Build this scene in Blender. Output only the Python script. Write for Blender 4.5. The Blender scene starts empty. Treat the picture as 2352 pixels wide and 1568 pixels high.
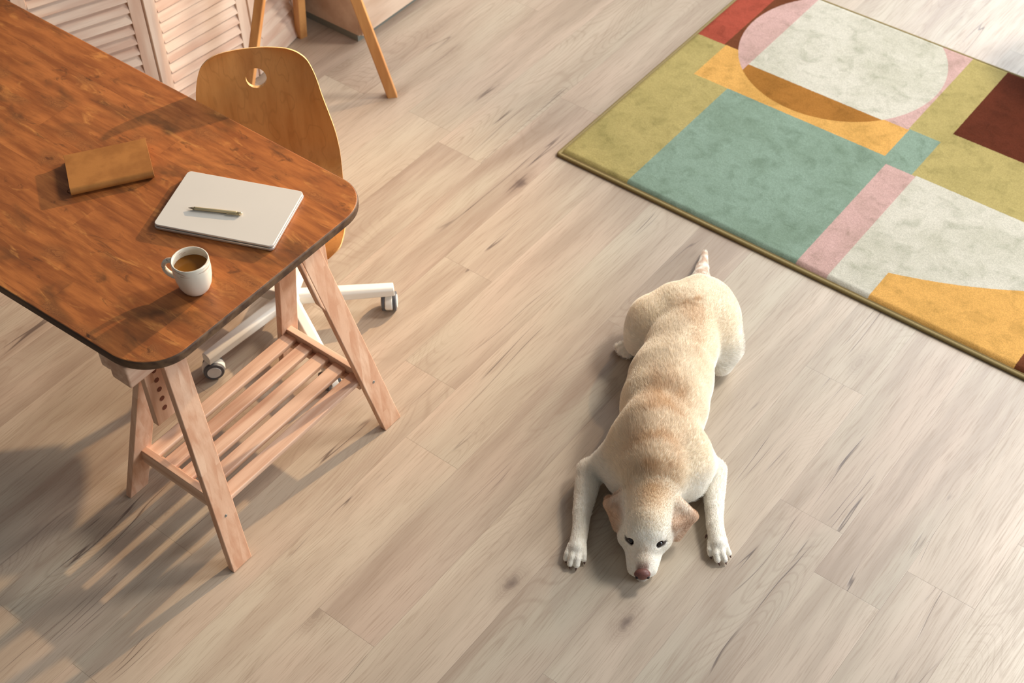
import bpy, bmesh, math, random
import numpy as np
from mathutils import Vector, Matrix
PI = math.pi
C = bpy.context.scene.collection
S = bpy.context.scene

# ------------------------------------------------------------------ camera
cam_d = bpy.data.cameras.new('camera')
cam = bpy.data.objects.new('camera', cam_d); C.objects.link(cam); S.camera = cam
RT = Vector((0.78848273, 0.61471713, -0.0204408)); UP = Vector((-0.43928579, 0.58610006, 0.68081915))
FW = Vector((-0.43049155, 0.52783479, -0.73216627))
cam.matrix_world = Matrix(((RT.x, UP.x, -FW.x, 0), (RT.y, UP.y, -FW.y, 0), (RT.z, UP.z, -FW.z, 3.25), (0, 0, 0, 1)))
cam_d.sensor_width = 36; cam_d.lens = 3376.4/2352*36
cam_d.clip_start = .1; cam_d.clip_end = 60
cam_d.dof.use_dof = True; cam_d.dof.focus_distance = 3.75; cam_d.dof.aperture_fstop = 4.5

# ------------------------------------------------------------------ light
w = bpy.data.worlds.new('daylight'); S.world = w; w.use_nodes = True
bg = w.node_tree.nodes['Background']; bg.inputs[0].default_value = (.86, .87, .86, 1); bg.inputs[1].default_value = .21
sd = bpy.data.lights.new('low_sunlight', 'SPOT'); sun = bpy.data.objects.new('low_sunlight', sd); C.objects.link(sun)
sd.energy = 700; sd.color = (1, .70, .42); sd.spot_size = math.radians(52); sd.spot_blend = 1; sd.shadow_soft_size = .032
sun.location = (-1.9, 5.0, 1.72); sun.rotation_euler = (Vector((-2.75, 1.3, .45))-Vector((-1.9, 5.0, 1.72))).to_track_quat('-Z', 'Y').to_euler()
def area(name, loc, tgt, sx, sy, e, col):
    d = bpy.data.lights.new(name, 'AREA'); d.shape = 'RECTANGLE'; d.size = sx; d.size_y = sy; d.energy = e; d.color = col
    o = bpy.data.objects.new(name, d); C.objects.link(o); o.location = loc
    o.rotation_euler = (Vector(tgt)-Vector(loc)).to_track_quat('-Z', 'Y').to_euler(); return o
area('dog_key_light', (-.2, 5.4, 3.9), (-1.5, 2.2, .1), .8, .8, 145, (1, .94, .86))  # key lamp added to light the dog, stands for no window
area('window_light', (-1.3, 8.2, 3.2), (-1.4, 3.2, .2), 4.4, 4.2, 370, (.89, .95, 1))
area('side_window_light', (3.6, 4.2, 2.2), (-1.2, 2.6, .2), 3.0, 2.4, 220, (.84, .92, 1))
S.view_settings.view_transform = 'Standard'; S.view_settings.look = 'None'
S.view_settings.gamma = 1; S.view_settings.use_curve_mapping = False; S.view_settings.exposure = 0.0

# ------------------------------------------------------------------ node helpers
def srgb(r, g, b):
    f = lambda c: (c/255/12.92) if c/255 <= .04045 else ((c/255+.055)/1.055)**2.4
    return (f(r), f(g), f(b), 1)
class N:
    def __init__(s, name):
        s.m = bpy.data.materials.new(name); s.m.use_nodes = True; s.t = s.m.node_tree
        s.b = s.t.nodes['Principled BSDF']
    def n(s, ty, **kw):
        x = s.t.nodes.new(ty)
        for k, v in kw.items(): setattr(x, k, v)
        return x
    def put(s, sock, v):
        if isinstance(v, (int, float)): sock.default_value = v
        elif isinstance(v, tuple): sock.default_value = v
        else: s.t.links.new(v, sock)
    def math(s, op, a, b=0., c=None, clamp=False):
        x = s.n('ShaderNodeMath', operation=op, use_clamp=clamp); s.put(x.inputs[0], a); s.put(x.inputs[1], b)
        if c is not None: s.put(x.inputs[2], c)
        return x.outputs[0]
    def mix(s, f, a, b, ty='MIX'):
        x = s.n('ShaderNodeMix', data_type='RGBA', blend_type=ty); s.put(x.inputs[0], f); s.put(x.inputs[6], a); s.put(x.inputs[7], b)
        return x.outputs[2]
    def noise(s, v, scale=1., detail=3., rough=.5, dist=0.):
        x = s.n('ShaderNodeTexNoise'); s.put(x.inputs['Vector'], v); x.inputs['Scale'].default_value = scale
        x.inputs['Detail'].default_value = detail; x.inputs['Roughness'].default_value = rough; x.inputs['Distortion'].default_value = dist
        return x.outputs[0]
    def ramp(s, v, a, b, lo=0., hi=1.):
        x = s.n('ShaderNodeMapRange', interpolation_type='SMOOTHSTEP'); s.put(x.inputs[0], v)
        for i, q in enumerate((a, b, lo, hi)): x.inputs[i+1].default_value = q
        return x.outputs[0]
    def coord(s, kind='Object'): return s.n('ShaderNodeTexCoord').outputs[kind]
    def sep(s, v):
        x = s.n('ShaderNodeSeparateXYZ'); s.put(x.inputs[0], v); return x.outputs
    def com(s, x_, y_, z_=0.):
        x = s.n('ShaderNodeCombineXYZ'); s.put(x.inputs[0], x_); s.put(x.inputs[1], y_); s.put(x.inputs[2], z_); return x.outputs[0]
    def white(s, v):
        x = s.n('ShaderNodeTexWhiteNoise', noise_dimensions='3D'); s.put(x.inputs['Vector'], v); return x.outputs
    def bump(s, h, strength=.3, dist=.002):
        x = s.n('ShaderNodeBump'); s.put(x.inputs['Height'], h); x.inputs['Strength'].default_value = strength
        x.inputs['Distance'].default_value = dist; s.t.links.new(x.outputs[0], s.b.inputs['Normal'])
    def out(s, col, rough=.5, spec=.5):
        s.put(s.b.inputs['Base Color'], col); s.put(s.b.inputs['Roughness'], rough); s.b.inputs['Specular IOR Level'].default_value = spec
        return s.m
def plain(name, c, rough=.5, metal=0., spec=.5, var=.06, scale=30., bumpy=0.):
    s = N(name); v = s.coord(); f = s.noise(v, scale, 4, .6)
    k = tuple(x*(1-var) for x in c[:3])+(1,)
    col = s.mix(s.ramp(f, .3, .7), c, k); s.b.inputs['Metallic'].default_value = metal
    if bumpy: s.bump(f, bumpy, .001)
    return s.out(col, rough, spec)
def boards(s, along, across, width, length, seed=0.):
    """random id per board, distance to the nearest seam"""
    r = s.math('DIVIDE', across, width); row = s.math('FLOOR', r)
    off = s.math('MULTIPLY', s.white(s.com(row, seed+3.7))[0], length)
    q = s.math('DIVIDE', s.math('ADD', along, off), length); colm = s.math('FLOOR', q)
    rnd = s.white(s.com(row, colm, seed))
    fr = s.math('FRACT', r); fq = s.math('FRACT', q)
    dr = s.math('MULTIPLY', s.math('MINIMUM', fr, s.math('SUBTRACT', 1., fr)), width)
    dq = s.math('MULTIPLY', s.math('MINIMUM', fq, s.math('SUBTRACT', 1., fq)), length)
    return rnd, dr, dq, row, colm

def m_floor():
    s = N('oak_laminate'); x, y, z = s.sep(s.coord())
    rnd, dr, dq, row, colm = boards(s, y, x, .1925, 1.29, 5.)
    rc = s.sep(rnd[1]); sh = s.math('MULTIPLY', rc[0], 37.); sh2 = s.math('MULTIPLY', rc[1], 19.)
    X = s.math('ADD', x, sh); Y = s.math('ADD', y, sh2)
    warp = s.noise(s.com(s.math('MULTIPLY', X, 5.), s.math('MULTIPLY', Y, 1.6), sh), 1., 2, .5)
    Xw = s.math('ADD', X, s.math('MULTIPLY', s.math('SUBTRACT', warp, .5), .05))
    tone = s.noise(s.com(s.math('MULTIPLY', Xw, 14.), s.math('MULTIPLY', Y, 1.3), sh), 1., 3, .55)
    tint = s.noise(s.com(s.math('MULTIPLY', X, 3.), s.math('MULTIPLY', Y, 1.1), 4.), 1., 2, .5)
    fine = s.noise(s.com(s.math('MULTIPLY', Xw, 260.), s.math('MULTIPLY', Y, 9.), sh), 1., 3, .65)
    # cathedral rings
    cx = s.noise(s.com(s.math('MULTIPLY', X, 5.5), s.math('MULTIPLY', Y, 1.0), sh2), 1., 1, .4)
    ring = s.math('FRACT', s.math('MULTIPLY', cx, 52.)); ring = s.math('MULTIPLY', s.math('ABSOLUTE', s.math('SUBTRACT', ring, .5)), 2.)
    rmask = s.ramp(s.noise(s.com(s.math('MULTIPLY', X, 2.3), s.math('MULTIPLY', Y, .9), 9.), 1., 1, .5), .48, .62)
    col = s.mix(s.ramp(tint, .35, .65), srgb(182, 169, 149), srgb(188, 166, 147))
    col = s.mix(s.ramp(tone, .35, .72), col, srgb(158, 138, 120))
    col = s.mix(s.math('MULTIPLY', s.ramp(rc[2], 0., 1.), .35), col, srgb(212, 196, 172))
    col = s.mix(s.math('MULTIPLY', s.ramp(fine, .46, .72), .45), col, srgb(142, 118, 96))
    col = s.mix(s.math('MULTIPLY', s.math('MULTIPLY', s.ramp(ring, .55, 1.), rmask), .22), col, srgb(132, 106, 84))
    # long cracks
    ck = s.noise(s.com(s.math('MULTIPLY', Xw, 13.), s.math('MULTIPLY', Y, .6), s.math('ADD', sh, 8.)), 1., 2, .6)
    ck = s.math('ABSOLUTE', s.math('SUBTRACT', ck, .5)); wd = s.noise(s.com(s.math('MULTIPLY', X, 8.), s.math('MULTIPLY', Y, 1.7), 2.), 1., 2, .5)
    cl = s.math('MULTIPLY', s.ramp(ck, .0005, .0075, 1., 0.), s.ramp(wd, .55, .63))
    soft = s.math('MULTIPLY', s.ramp(ck, .0, .05, 1., 0.), s.ramp(wd, .5, .7))
    col = s.mix(s.math('MULTIPLY', soft, .15), col, srgb(128, 104, 90))
    col = s.mix(s.math('MULTIPLY', cl, .8), col, srgb(88, 72, 64))
    # knots
    vo = s.n('ShaderNodeTexVoronoi'); vo.inputs['Scale'].default_value = 1.
    nx = s.math('ADD', s.math('MULTIPLY', X, 5.2), s.math('MULTIPLY', s.noise(s.com(X, Y, 1.), 28., 2, .6), .16))
    s.put(vo.inputs['Vector'], s.com(nx, s.math('MULTIPLY', Y, 2.5), 0.))
    kp = s.white(vo.outputs['Position'])[0]; km = s.ramp(kp, .50, .52)
    kd = vo.outputs['Distance']; kc = s.math('MULTIPLY', s.ramp(kd, .02, .105, 1., 0.), km)
    halo = s.math('MULTIPLY', s.ramp(kd, .05, .27, 1., 0.), km)
    kr = s.math('MULTIPLY', s.math('FRACT', s.math('MULTIPLY', kd, 45.)), halo)
    col = s.mix(s.math('MULTIPLY', halo, .34), col, srgb(140, 116, 98)); col = s.mix(s.math('MULTIPLY', kr, .25), col, srgb(120, 98, 80))
    col = s.mix(s.math('MULTIPLY', kc, .75), col, srgb(92, 74, 66))
    seam = s.math('MAXIMUM', s.math('MULTIPLY', s.ramp(dr, .0, .0011, 1., 0.), .35), s.math('MULTIPLY', s.ramp(dq, .0, .0011, 1., 0.), .45))
    col = s.mix(seam, col, srgb(96, 78, 64))
    h = s.math('SUBTRACT', s.math('MULTIPLY', fine, -.5), s.math('ADD', cl, s.math('MULTIPLY', seam, 2.)))
    s.bump(h, .22, .0012)
    s.b.inputs['Coat Weight'].default_value = .22; s.b.inputs['Coat Roughness'].default_value = .32
    return s.out(col, s.ramp(fine, .3, .7, .36, .5), .5)

def m_table():
    s = N('stained_pine'); x, y, z = s.sep(s.coord())
    rnd, dr, dq, row, colm = boards(s, x, s.math('ADD', y, .012), .112, 1.7, 2.)
    rc = s.sep(rnd[1]); sh = s.math('MULTIPLY', rc[0], 23.)
    X = s.math('ADD', x, sh); Y = s.math('ADD', y, s.math('MULTIPLY', rc[1], 3.))
    wv = s.noise(s.com(s.math('MULTIPLY', X, 4.), s.math('MULTIPLY', Y, 13.), sh), 1., 2, .5)
    Yw = s.math('ADD', Y, s.math('MULTIPLY', wv, .02))
    tone = s.noise(s.com(s.math('MULTIPLY', X, 5.), s.math('MULTIPLY', Yw, 34.), sh), 1., 4, .6)
    fine = s.noise(s.com(s.math('MULTIPLY', X, 26.), s.math('MULTIPLY', Yw, 420.), sh), 1., 3, .6)
    blot = s.noise(s.com(s.math('MULTIPLY', x, 4.), s.math('MULTIPLY', y, 7.), 5.), 1., 4, .62, .6)
    pale = s.noise(s.com(s.math('MULTIPLY', x, 7.), s.math('MULTIPLY', y, 26.), 7.), 1., 4, .65, .8)
    col = s.mix(s.ramp(tone, .3, .7), srgb(186, 114, 60), srgb(138, 78, 38))
    col = s.mix(s.math('MULTIPLY', rc[2], .22), col, srgb(134, 74, 38))
    col = s.mix(s.math('MULTIPLY', s.ramp(fine, .45, .8), .3), col, srgb(104, 56, 28))
    col = s.mix(s.math('MULTIPLY', s.ramp(blot, .50, .70), .72), col, srgb(92, 60, 34))
    col = s.mix(s.math('MULTIPLY', s.ramp(pale, .55, .74), .6), col, srgb(214, 146, 78))
    smu = s.noise(s.com(s.math('MULTIPLY', x, 9.), s.math('MULTIPLY', y, 24.), 11.), 1., 5, .7, 1.2)
    col = s.mix(s.math('MULTIPLY', s.ramp(smu, .57, .70), .62), col, srgb(84, 52, 30))
    vo = s.n('ShaderNodeTexVoronoi'); vo.inputs['Scale'].default_value = 1.
    kj = s.math('MULTIPLY', s.math('SUBTRACT', s.noise(s.com(s.math('MULTIPLY', x, 22.), s.math('MULTIPLY', y, 40.), 2.), 1., 3, .6), .5), .5)
    s.put(vo.inputs['Vector'], s.com(s.math('ADD', s.math('MULTIPLY', X, 6.5), kj), s.math('ADD', s.math('MULTIPLY', Yw, 12.), kj), 0.))
    km = s.ramp(s.white(vo.outputs['Position'])[0], .40, .42); kd = vo.outputs['Distance']
    kn = s.math('MULTIPLY', s.ramp(kd, .03, .15, 1., 0.), km); ko = s.math('MULTIPLY', s.ramp(kd, .14, .46, 1., 0.), km)
    kr = s.math('MULTIPLY', s.math('FRACT', s.math('MULTIPLY', kd, 24.)), ko)
    col = s.mix(s.math('MULTIPLY', ko, .45), col, srgb(92, 56, 34)); col = s.mix(s.math('MULTIPLY', kr, .4), col, srgb(196, 128, 70))
    col = s.mix(s.math('MULTIPLY', kn, .85), col, srgb(58, 32, 18))
    seam = s.math('MAXIMUM', s.ramp(dr, 0., .0010, .3, 0.), s.ramp(dq, 0., .0010, .2, 0.))
    col = s.mix(seam, col, srgb(74, 38, 20))
    s.bump(s.math('ADD', fine, s.math('MULTIPLY', seam, -1.)), .12, .0008)
    return s.out(col, s.ramp(tone, .3, .7, .34, .48), .4)

def wood(name, c1, c2, ax='Z', grain=180., rough=.5, patches=0., bandw=.03, fig=0., spec=.4):
    """straight grain along local axis ax"""
    s = N(name); o = s.sep(s.coord()); i = 'XYZ'.index(ax); a = o[i]; b = o[(i+1) % 3]; c = o[(i+2) % 3]
    oi = s.n('ShaderNodeObjectInfo').outputs['Random']; sh = s.math('MULTIPLY', oi, 41.)
    A = s.math('ADD', a, sh); k = 0.
    if patches:
        rnd, dr, dq, row, colm = boards(s, A, s.math('ADD', b, c), bandw, .34, 1.)
        rc = s.sep(rnd[1]); k = rc[0]; A = s.math('ADD', A, s.math('MULTIPLY', rc[1], 9.))
    wv = s.noise(s.com(s.math('MULTIPLY', A, 2.5), s.math('MULTIPLY', b, 9.), s.math('MULTIPLY', c, 9.)), 1., 2, .5)
    w2 = s.math('MULTIPLY', wv, .03)
    t = s.noise(s.com(s.math('MULTIPLY', A, 2.), s.math('MULTIPLY', s.math('ADD', b, w2), grain*.25), s.math('MULTIPLY', s.math('ADD', c, w2), grain*.25)), 1., 3, .55)
    f = s.noise(s.com(s.math('MULTIPLY', A, 9.), s.math('MULTIPLY', b, grain*3), s.math('MULTIPLY', c, grain*3)), 1., 2, .6)
    col = s.mix(s.ramp(t, .35, .7), c1, c2)
    if patches: col = s.mix(s.math('MULTIPLY', k, patches), col, c2)
    dk = tuple(q*.62 for q in c2[:3])+(1,)
    col = s.mix(s.math('MULTIPLY', s.ramp(f, .5, .8), .2), col, dk)
    if fig:
        g = s.noise(s.com(s.math('MULTIPLY', A, 4.), s.math('MULTIPLY', b, 14.), s.math('MULTIPLY', c, 14.)), 1., 2, .5)
        g = s.math('ABSOLUTE', s.math('SUBTRACT', s.math('FRACT', s.math('MULTIPLY', g, 7.)), .5))
        col = s.mix(s.math('MULTIPLY', s.ramp(g, .1, .0), fig), col, dk)
    s.bump(f, .1, .0006)
    return s.out(col, rough, spec)

# ------------------------------------------------------------------ geometry helpers
def link(name, me, m=None, parent=None, smooth=False, bevel=0., seg=2, ang=35):
    o = bpy.data.objects.new(name, me); C.objects.link(o)
    if m is not None:
        for q in (m if isinstance(m, (list, tuple)) else [m]): me.materials.append(q)
    if smooth:
        for p in me.polygons: p.use_smooth = True
    if bevel:
        b = o.modifiers.new('bevel', 'BEVEL'); b.width = bevel; b.segments = seg; b.limit_method = 'ANGLE'; b.angle_limit = math.radians(ang)
        b.harden_normals = False
        for p in me.polygons: p.use_smooth = True
        e = o.modifiers.new('edges', 'WEIGHTED_NORMAL')
    if parent is not None: o.parent = parent
    return o
def obj(name, bm, m=None, parent=None, **kw):
    bmesh.ops.recalc_face_normals(bm, faces=bm.faces)
    me = bpy.data.meshes.new(name); bm.to_mesh(me); bm.free()
    return link(name, me, m, parent, **kw)
def empty(name, loc, rz=0.):
    o = bpy.data.objects.new(name, None); C.objects.link(o); o.location = loc; o.rotation_euler = (0, 0, rz); o.empty_display_size = .05
    return o
def tag(o, label, cat, group=None, kind=None):
    o['label'] = label
    if cat: o['category'] = cat
    if group: o['group'] = group
    if kind: o['kind'] = kind
    return o
def box(bm, c, s, rot=None):
    m = Matrix.Translation(c) @ (rot.to_4x4() if rot else Matrix()) @ Matrix.Diagonal((*s, 1))
    bmesh.ops.create_cube(bm, size=1, matrix=m)
def prism(bm, pts, z0, z1, mat=None):
    lo = [bm.verts.new((*p, z0)) for p in pts]; hi = [bm.verts.new((*p, z1)) for p in pts]; n = len(pts)
    bm.faces.new(lo[::-1]); bm.faces.new(hi)
    fs = [bm.faces.new((lo[i], lo[(i+1) % n], hi[(i+1) % n], hi[i])) for i in range(n)]
    if mat is not None:
        for v in lo+hi: v.co = mat @ v.co
    return fs
def rrect(x0, x1, y0, y1, r, n=8):
    out = []
    for cx, cy, a in ((x1-r, y1-r, 0), (x0+r, y1-r, 90), (x0+r, y0+r, 180), (x1-r, y0+r, 270)):
        for i in range(n+1):
            t = math.radians(a+90*i/n); out.append((cx+r*math.cos(t), cy+r*math.sin(t)))
    return out
def lathe(bm, prof, n=64, c=(0, 0, 0)):
    rings = []
    for r, z in prof:
        rings.append([bm.verts.new((c[0]+r*math.cos(2*PI*i/n), c[1]+r*math.sin(2*PI*i/n), c[2]+z)) for i in range(n)] if r > 1e-6 else [bm.verts.new((c[0], c[1], c[2]+z))])
    for a, b in zip(rings, rings[1:]):
        for i in range(n):
            j = (i+1) % n
            if len(a) == 1: bm.faces.new((a[0], b[i], b[j]))
            elif len(b) == 1: bm.faces.new((a[i], a[j], b[0]))
            else: bm.faces.new((a[i], a[j], b[j], b[i]))
def tube(bm, pts, rad, n=12, flat=1., closed=False):
    pts = [Vector(p) for p in pts]; rings = []; up = Vector((0, 0, 1))
    for i, p in enumerate(pts):
        t = ((pts[(i+1) % len(pts)] if closed or i < len(pts)-1 else p)-(pts[i-1] if closed or i else p)).normalized()
        a = t.cross(up); a = a.normalized() if a.length > 1e-4 else Vector((1, 0, 0)); b = a.cross(t).normalized()
        r = rad[i] if isinstance(rad, (list, tuple)) else rad
        rings.append([bm.verts.new(p+a*math.cos(2*PI*k/n)*r*flat+b*math.sin(2*PI*k/n)*r) for k in range(n)])
    m = len(rings)
    for i in range(m if closed else m-1):
        A, B = rings[i], rings[(i+1) % m]
        for k in range(n): bm.faces.new((A[k], A[(k+1) % n], B[(k+1) % n], B[k]))
    if not closed: bm.faces.new(rings[0][::-1]); bm.faces.new(rings[-1])

# ------------------------------------------------------------------ floor
bm = bmesh.new(); bmesh.ops.create_grid(bm, x_segments=1, y_segments=1, size=1, matrix=Matrix.Translation((-1.5, 3.2, 0)) @ Matrix.Diagonal((7, 7, 1, 1)))
fl = obj('floor', bm, m_floor()); tag(fl, 'pale oak laminate floor with dark cracks and knots', None, kind='structure')

# ------------------------------------------------------------------ rug
def m_rug():
    s = N('rug_pile'); x0, y0, z0 = s.sep(s.coord())
    j = s.noise(s.com(x0, y0, 0.), 420., 2, .5); j2 = s.noise(s.com(x0, y0, 5.), 420., 2, .5)
    x = s.math('ADD', x0, s.math('MULTIPLY', s.math('SUBTRACT', j, .5), .006)); y = s.math('ADD', y0, s.math('MULTIPLY', s.math('SUBTRACT', j2, .5), .006))
    def ge(v, t): return s.math('GREATER_THAN', v, t)
    def lt(v, t): return s.math('LESS_THAN', v, t)
    def rect(a, b, c, d):
        r = s.math('MULTIPLY', ge(x, a), lt(x, b)); return s.math('MULTIPLY', r, s.math('MULTIPLY', ge(y, c), lt(y, d)))
    def circ(cx, cy, r):
        d = s.math('ADD', s.math('POWER', s.math('ABSOLUTE', s.math('SUBTRACT', x, cx)), 2.), s.math('POWER', s.math('ABSOLUTE', s.math('SUBTRACT', y, cy)), 2.)); return lt(d, r*r)
    AND = lambda a, b: s.math('MULTIPLY', a, b)
    olive, orange, red, brown = srgb(180, 162, 104), srgb(221, 167, 92), srgb(172, 80, 62), srgb(114, 64, 40)
    pink, cream, teal, ochre, dark = srgb(206, 168, 160), srgb(210, 203, 187), srgb(138, 158, 140), srgb(168, 112, 50), srgb(96, 46, 28)
    col = olive
    big = circ(-1.81, 4.17, .376)
    for mask, c in ((rect(-3, -2.195, 3.98, 9), red), (rect(-2.195, -1.42, 3.98, 9), brown), (rect(-2.188, -1.42, 3.765, 3.982), orange),
                    (rect(-2.045, -1.30, 3.0, 3.765), teal), (rect(-1.42, -1.303, 3.73, 3.942), teal),
                    (rect(-1.81, -1.423, 3.936, 9), pink), (AND(big, lt(y, 3.93)), ochre), (AND(big, lt(x, -2.06)), pink), (AND(big, AND(ge(x, -2.06), ge(y, 3.93))), cream),
                    (rect(-1.398, -1.288, 3.0, 3.73), pink), (rect(-1.303, 9, 3.73, 4.6), olive), (rect(-1.424, -1.29, 3.942, 9), olive),
                    (rect(-1.29, -.7, 4.006, 9), dark), (rect(-1.288, 9, 3.0, 3.735), cream),
                    (AND(rect(-1.143, -.662, 3.0, 3.7), s.math('SUBTRACT', 1., circ(-1.623, 4.758, 1.564))), orange), (rect(-.662, 9, 3.0, 3.3), brown)):
        col = s.mix(mask, col, c)
    pile = s.noise(s.com(x0, y0, z0), 330., 4, .7); clump = s.noise(s.com(x0, y0, 1.), 16., 5, .62, .5); wear = s.noise(s.com(x0, y0, 3.), 4.5, 4, .6)
    col = s.mix(1., col, s.mix(s.ramp(pile, .3, .7), (.74, .74, .725, 1), (1.06, 1.06, 1.06, 1)), 'MULTIPLY')
    col = s.mix(1., col, s.mix(s.ramp(clump, .46, .74), (1, 1, 1, 1), (.76, .775, .74, 1)), 'MULTIPLY')
    col = s.mix(1., col, s.mix(s.ramp(wear, .4, .7), (1.02, 1.02, 1.02, 1), (.85, .86, .82, 1)), 'MULTIPLY')
    s.bump(s.math('ADD', s.math('MULTIPLY', pile, .5), clump), .8, .004)
    return s.out(col, .95, .1)
RX0, RX1, RY0, RY1 = -2.325, -.44, 3.112, 4.452
rug = empty('area_rug', ((RX0+RX1)/2, (RY0+RY1)/2, 0)); tag(rug, 'multicoloured geometric area rug with olive edge lying on the floor', 'rug')
def local(o, bm): bmesh.ops.translate(bm, verts=bm.verts, vec=-o.location)
rm = m_rug()
# pile: a low cushion with rolled edges
nx, ny = 190, 136; bm = bmesh.new(); rnd = random.Random(3); G = []
ix0, ix1, iy0, iy1 = RX0+.007, RX1-.007, RY0+.026, RY1-.006
for i in range(nx+1):
    row = []
    for k in range(ny+1):
        X = ix0+(ix1-ix0)*i/nx; Y = iy0+(iy1-iy0)*k/ny
        e = min(X-ix0, ix1-X, Y-iy0, iy1-Y); z = .003+.0105*min(1, max(0, e)/.008)**.5 + rnd.uniform(-.0004, .0004)
        row.append(bm.verts.new((X, Y, z)))
    G.append(row)
for i in range(nx):
    for k in range(ny): bm.faces.new((G[i][k], G[i+1][k], G[i+1][k+1], G[i][k+1]))
obj('pile', bm, rm, smooth=True)
pile = bpy.data.objects['pile']; pile.parent = rug; pile.location = -Vector(rug.location)
bm = bmesh.new(); prism(bm, rrect(RX0+.004, RX1-.004, RY0+.004, RY1-.004, .004, 3), .0005, .004)
bk = obj('backing', bm, plain('rug_backing', srgb(120, 100, 60), .9)); bk.parent = rug; bk.location = -Vector(rug.location)
bm = bmesh.new(); pp = rrect(RX0+.006, RX1-.006, RY0+.010, RY1-.006, .008, 5)
tube(bm, [(a, b, .0062) for a, b in pp], .0056, 10, 1.25, closed=True)
bd = obj('binding', bm, plain('rug_binding', srgb(140, 120, 70), .75, var=.2, scale=200, bumpy=.4), smooth=True); bd.parent = rug; bd.location = -Vector(rug.location)
bd['label'] = 'olive woven edge binding'

# ------------------------------------------------------------------ desk
TT = m_table()
edgew = wood('worn_edge', srgb(104, 78, 54), srgb(66, 44, 30), 'X', 120, .6)
pts = []
def arc(cx, cy, rx, ry, a0, a1, n=14):
    return [(cx+rx*math.cos(math.radians(a0+(a1-a0)*i/n)), cy+ry*math.sin(math.radians(a0+(a1-a0)*i/n))) for i in range(n+1)]
pts += arc(-2.183, 1.893, .110, .112, 0, 90) + [(-3.0, 2.006)] + arc(-4.35, 1.90, .1, .108, 90, 180) + arc(-4.35, 1.29, .1, .1, 180, 270) + [(-2.7, 1.2)]
pts += arc(-2.205, 1.336, .135, .122, 270, 360)
desk = empty('desk', (-3.2, 1.6, 0)); tag(desk, 'long desk with stained pine top carried on pale wooden trestles', 'desk')
bm = bmesh.new(); sf = prism(bm, pts, .7125, .74)
for f in sf: f.material_index = 1
top = obj('tabletop', bm, [TT, edgew], desk, bevel=.006, seg=3); top.location = (3.2, -1.6, 0); top['label'] = 'stained pine top with rounded corners and worn edge'

beech = wood('pale_beech', srgb(226, 188, 158), srgb(200, 150, 118), 'Z', 150, .5, patches=.55)
beechY = wood('pale_beech_slat', srgb(218, 184, 158), srgb(190, 148, 122), 'Y', 150, .5, patches=.0)
beechX = wood('pale_beech_rail', srgb(218, 184, 156), srgb(190, 146, 118), 'X', 150, .5)
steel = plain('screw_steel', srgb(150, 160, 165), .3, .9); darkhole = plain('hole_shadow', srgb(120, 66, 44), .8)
def board(bm, p0, p1, wy, tx):
    """board from p0 to p1, wide along Y, thin along X"""
    vs = []
    for p in (p0, p1):
        for sx, sy in ((-1, -1), (1, -1), (1, 1), (-1, 1)): vs.append(bm.verts.new((p[0]+sx*tx/2, p[1]+sy*wy/2, p[2])))
    for f in ((3, 2, 1, 0), (4, 5, 6, 7), (0, 1, 5, 4), (1, 2, 6, 5), (2, 3, 7, 6), (3, 0, 4, 7)): bm.faces.new([vs[i] for i in f])
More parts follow.
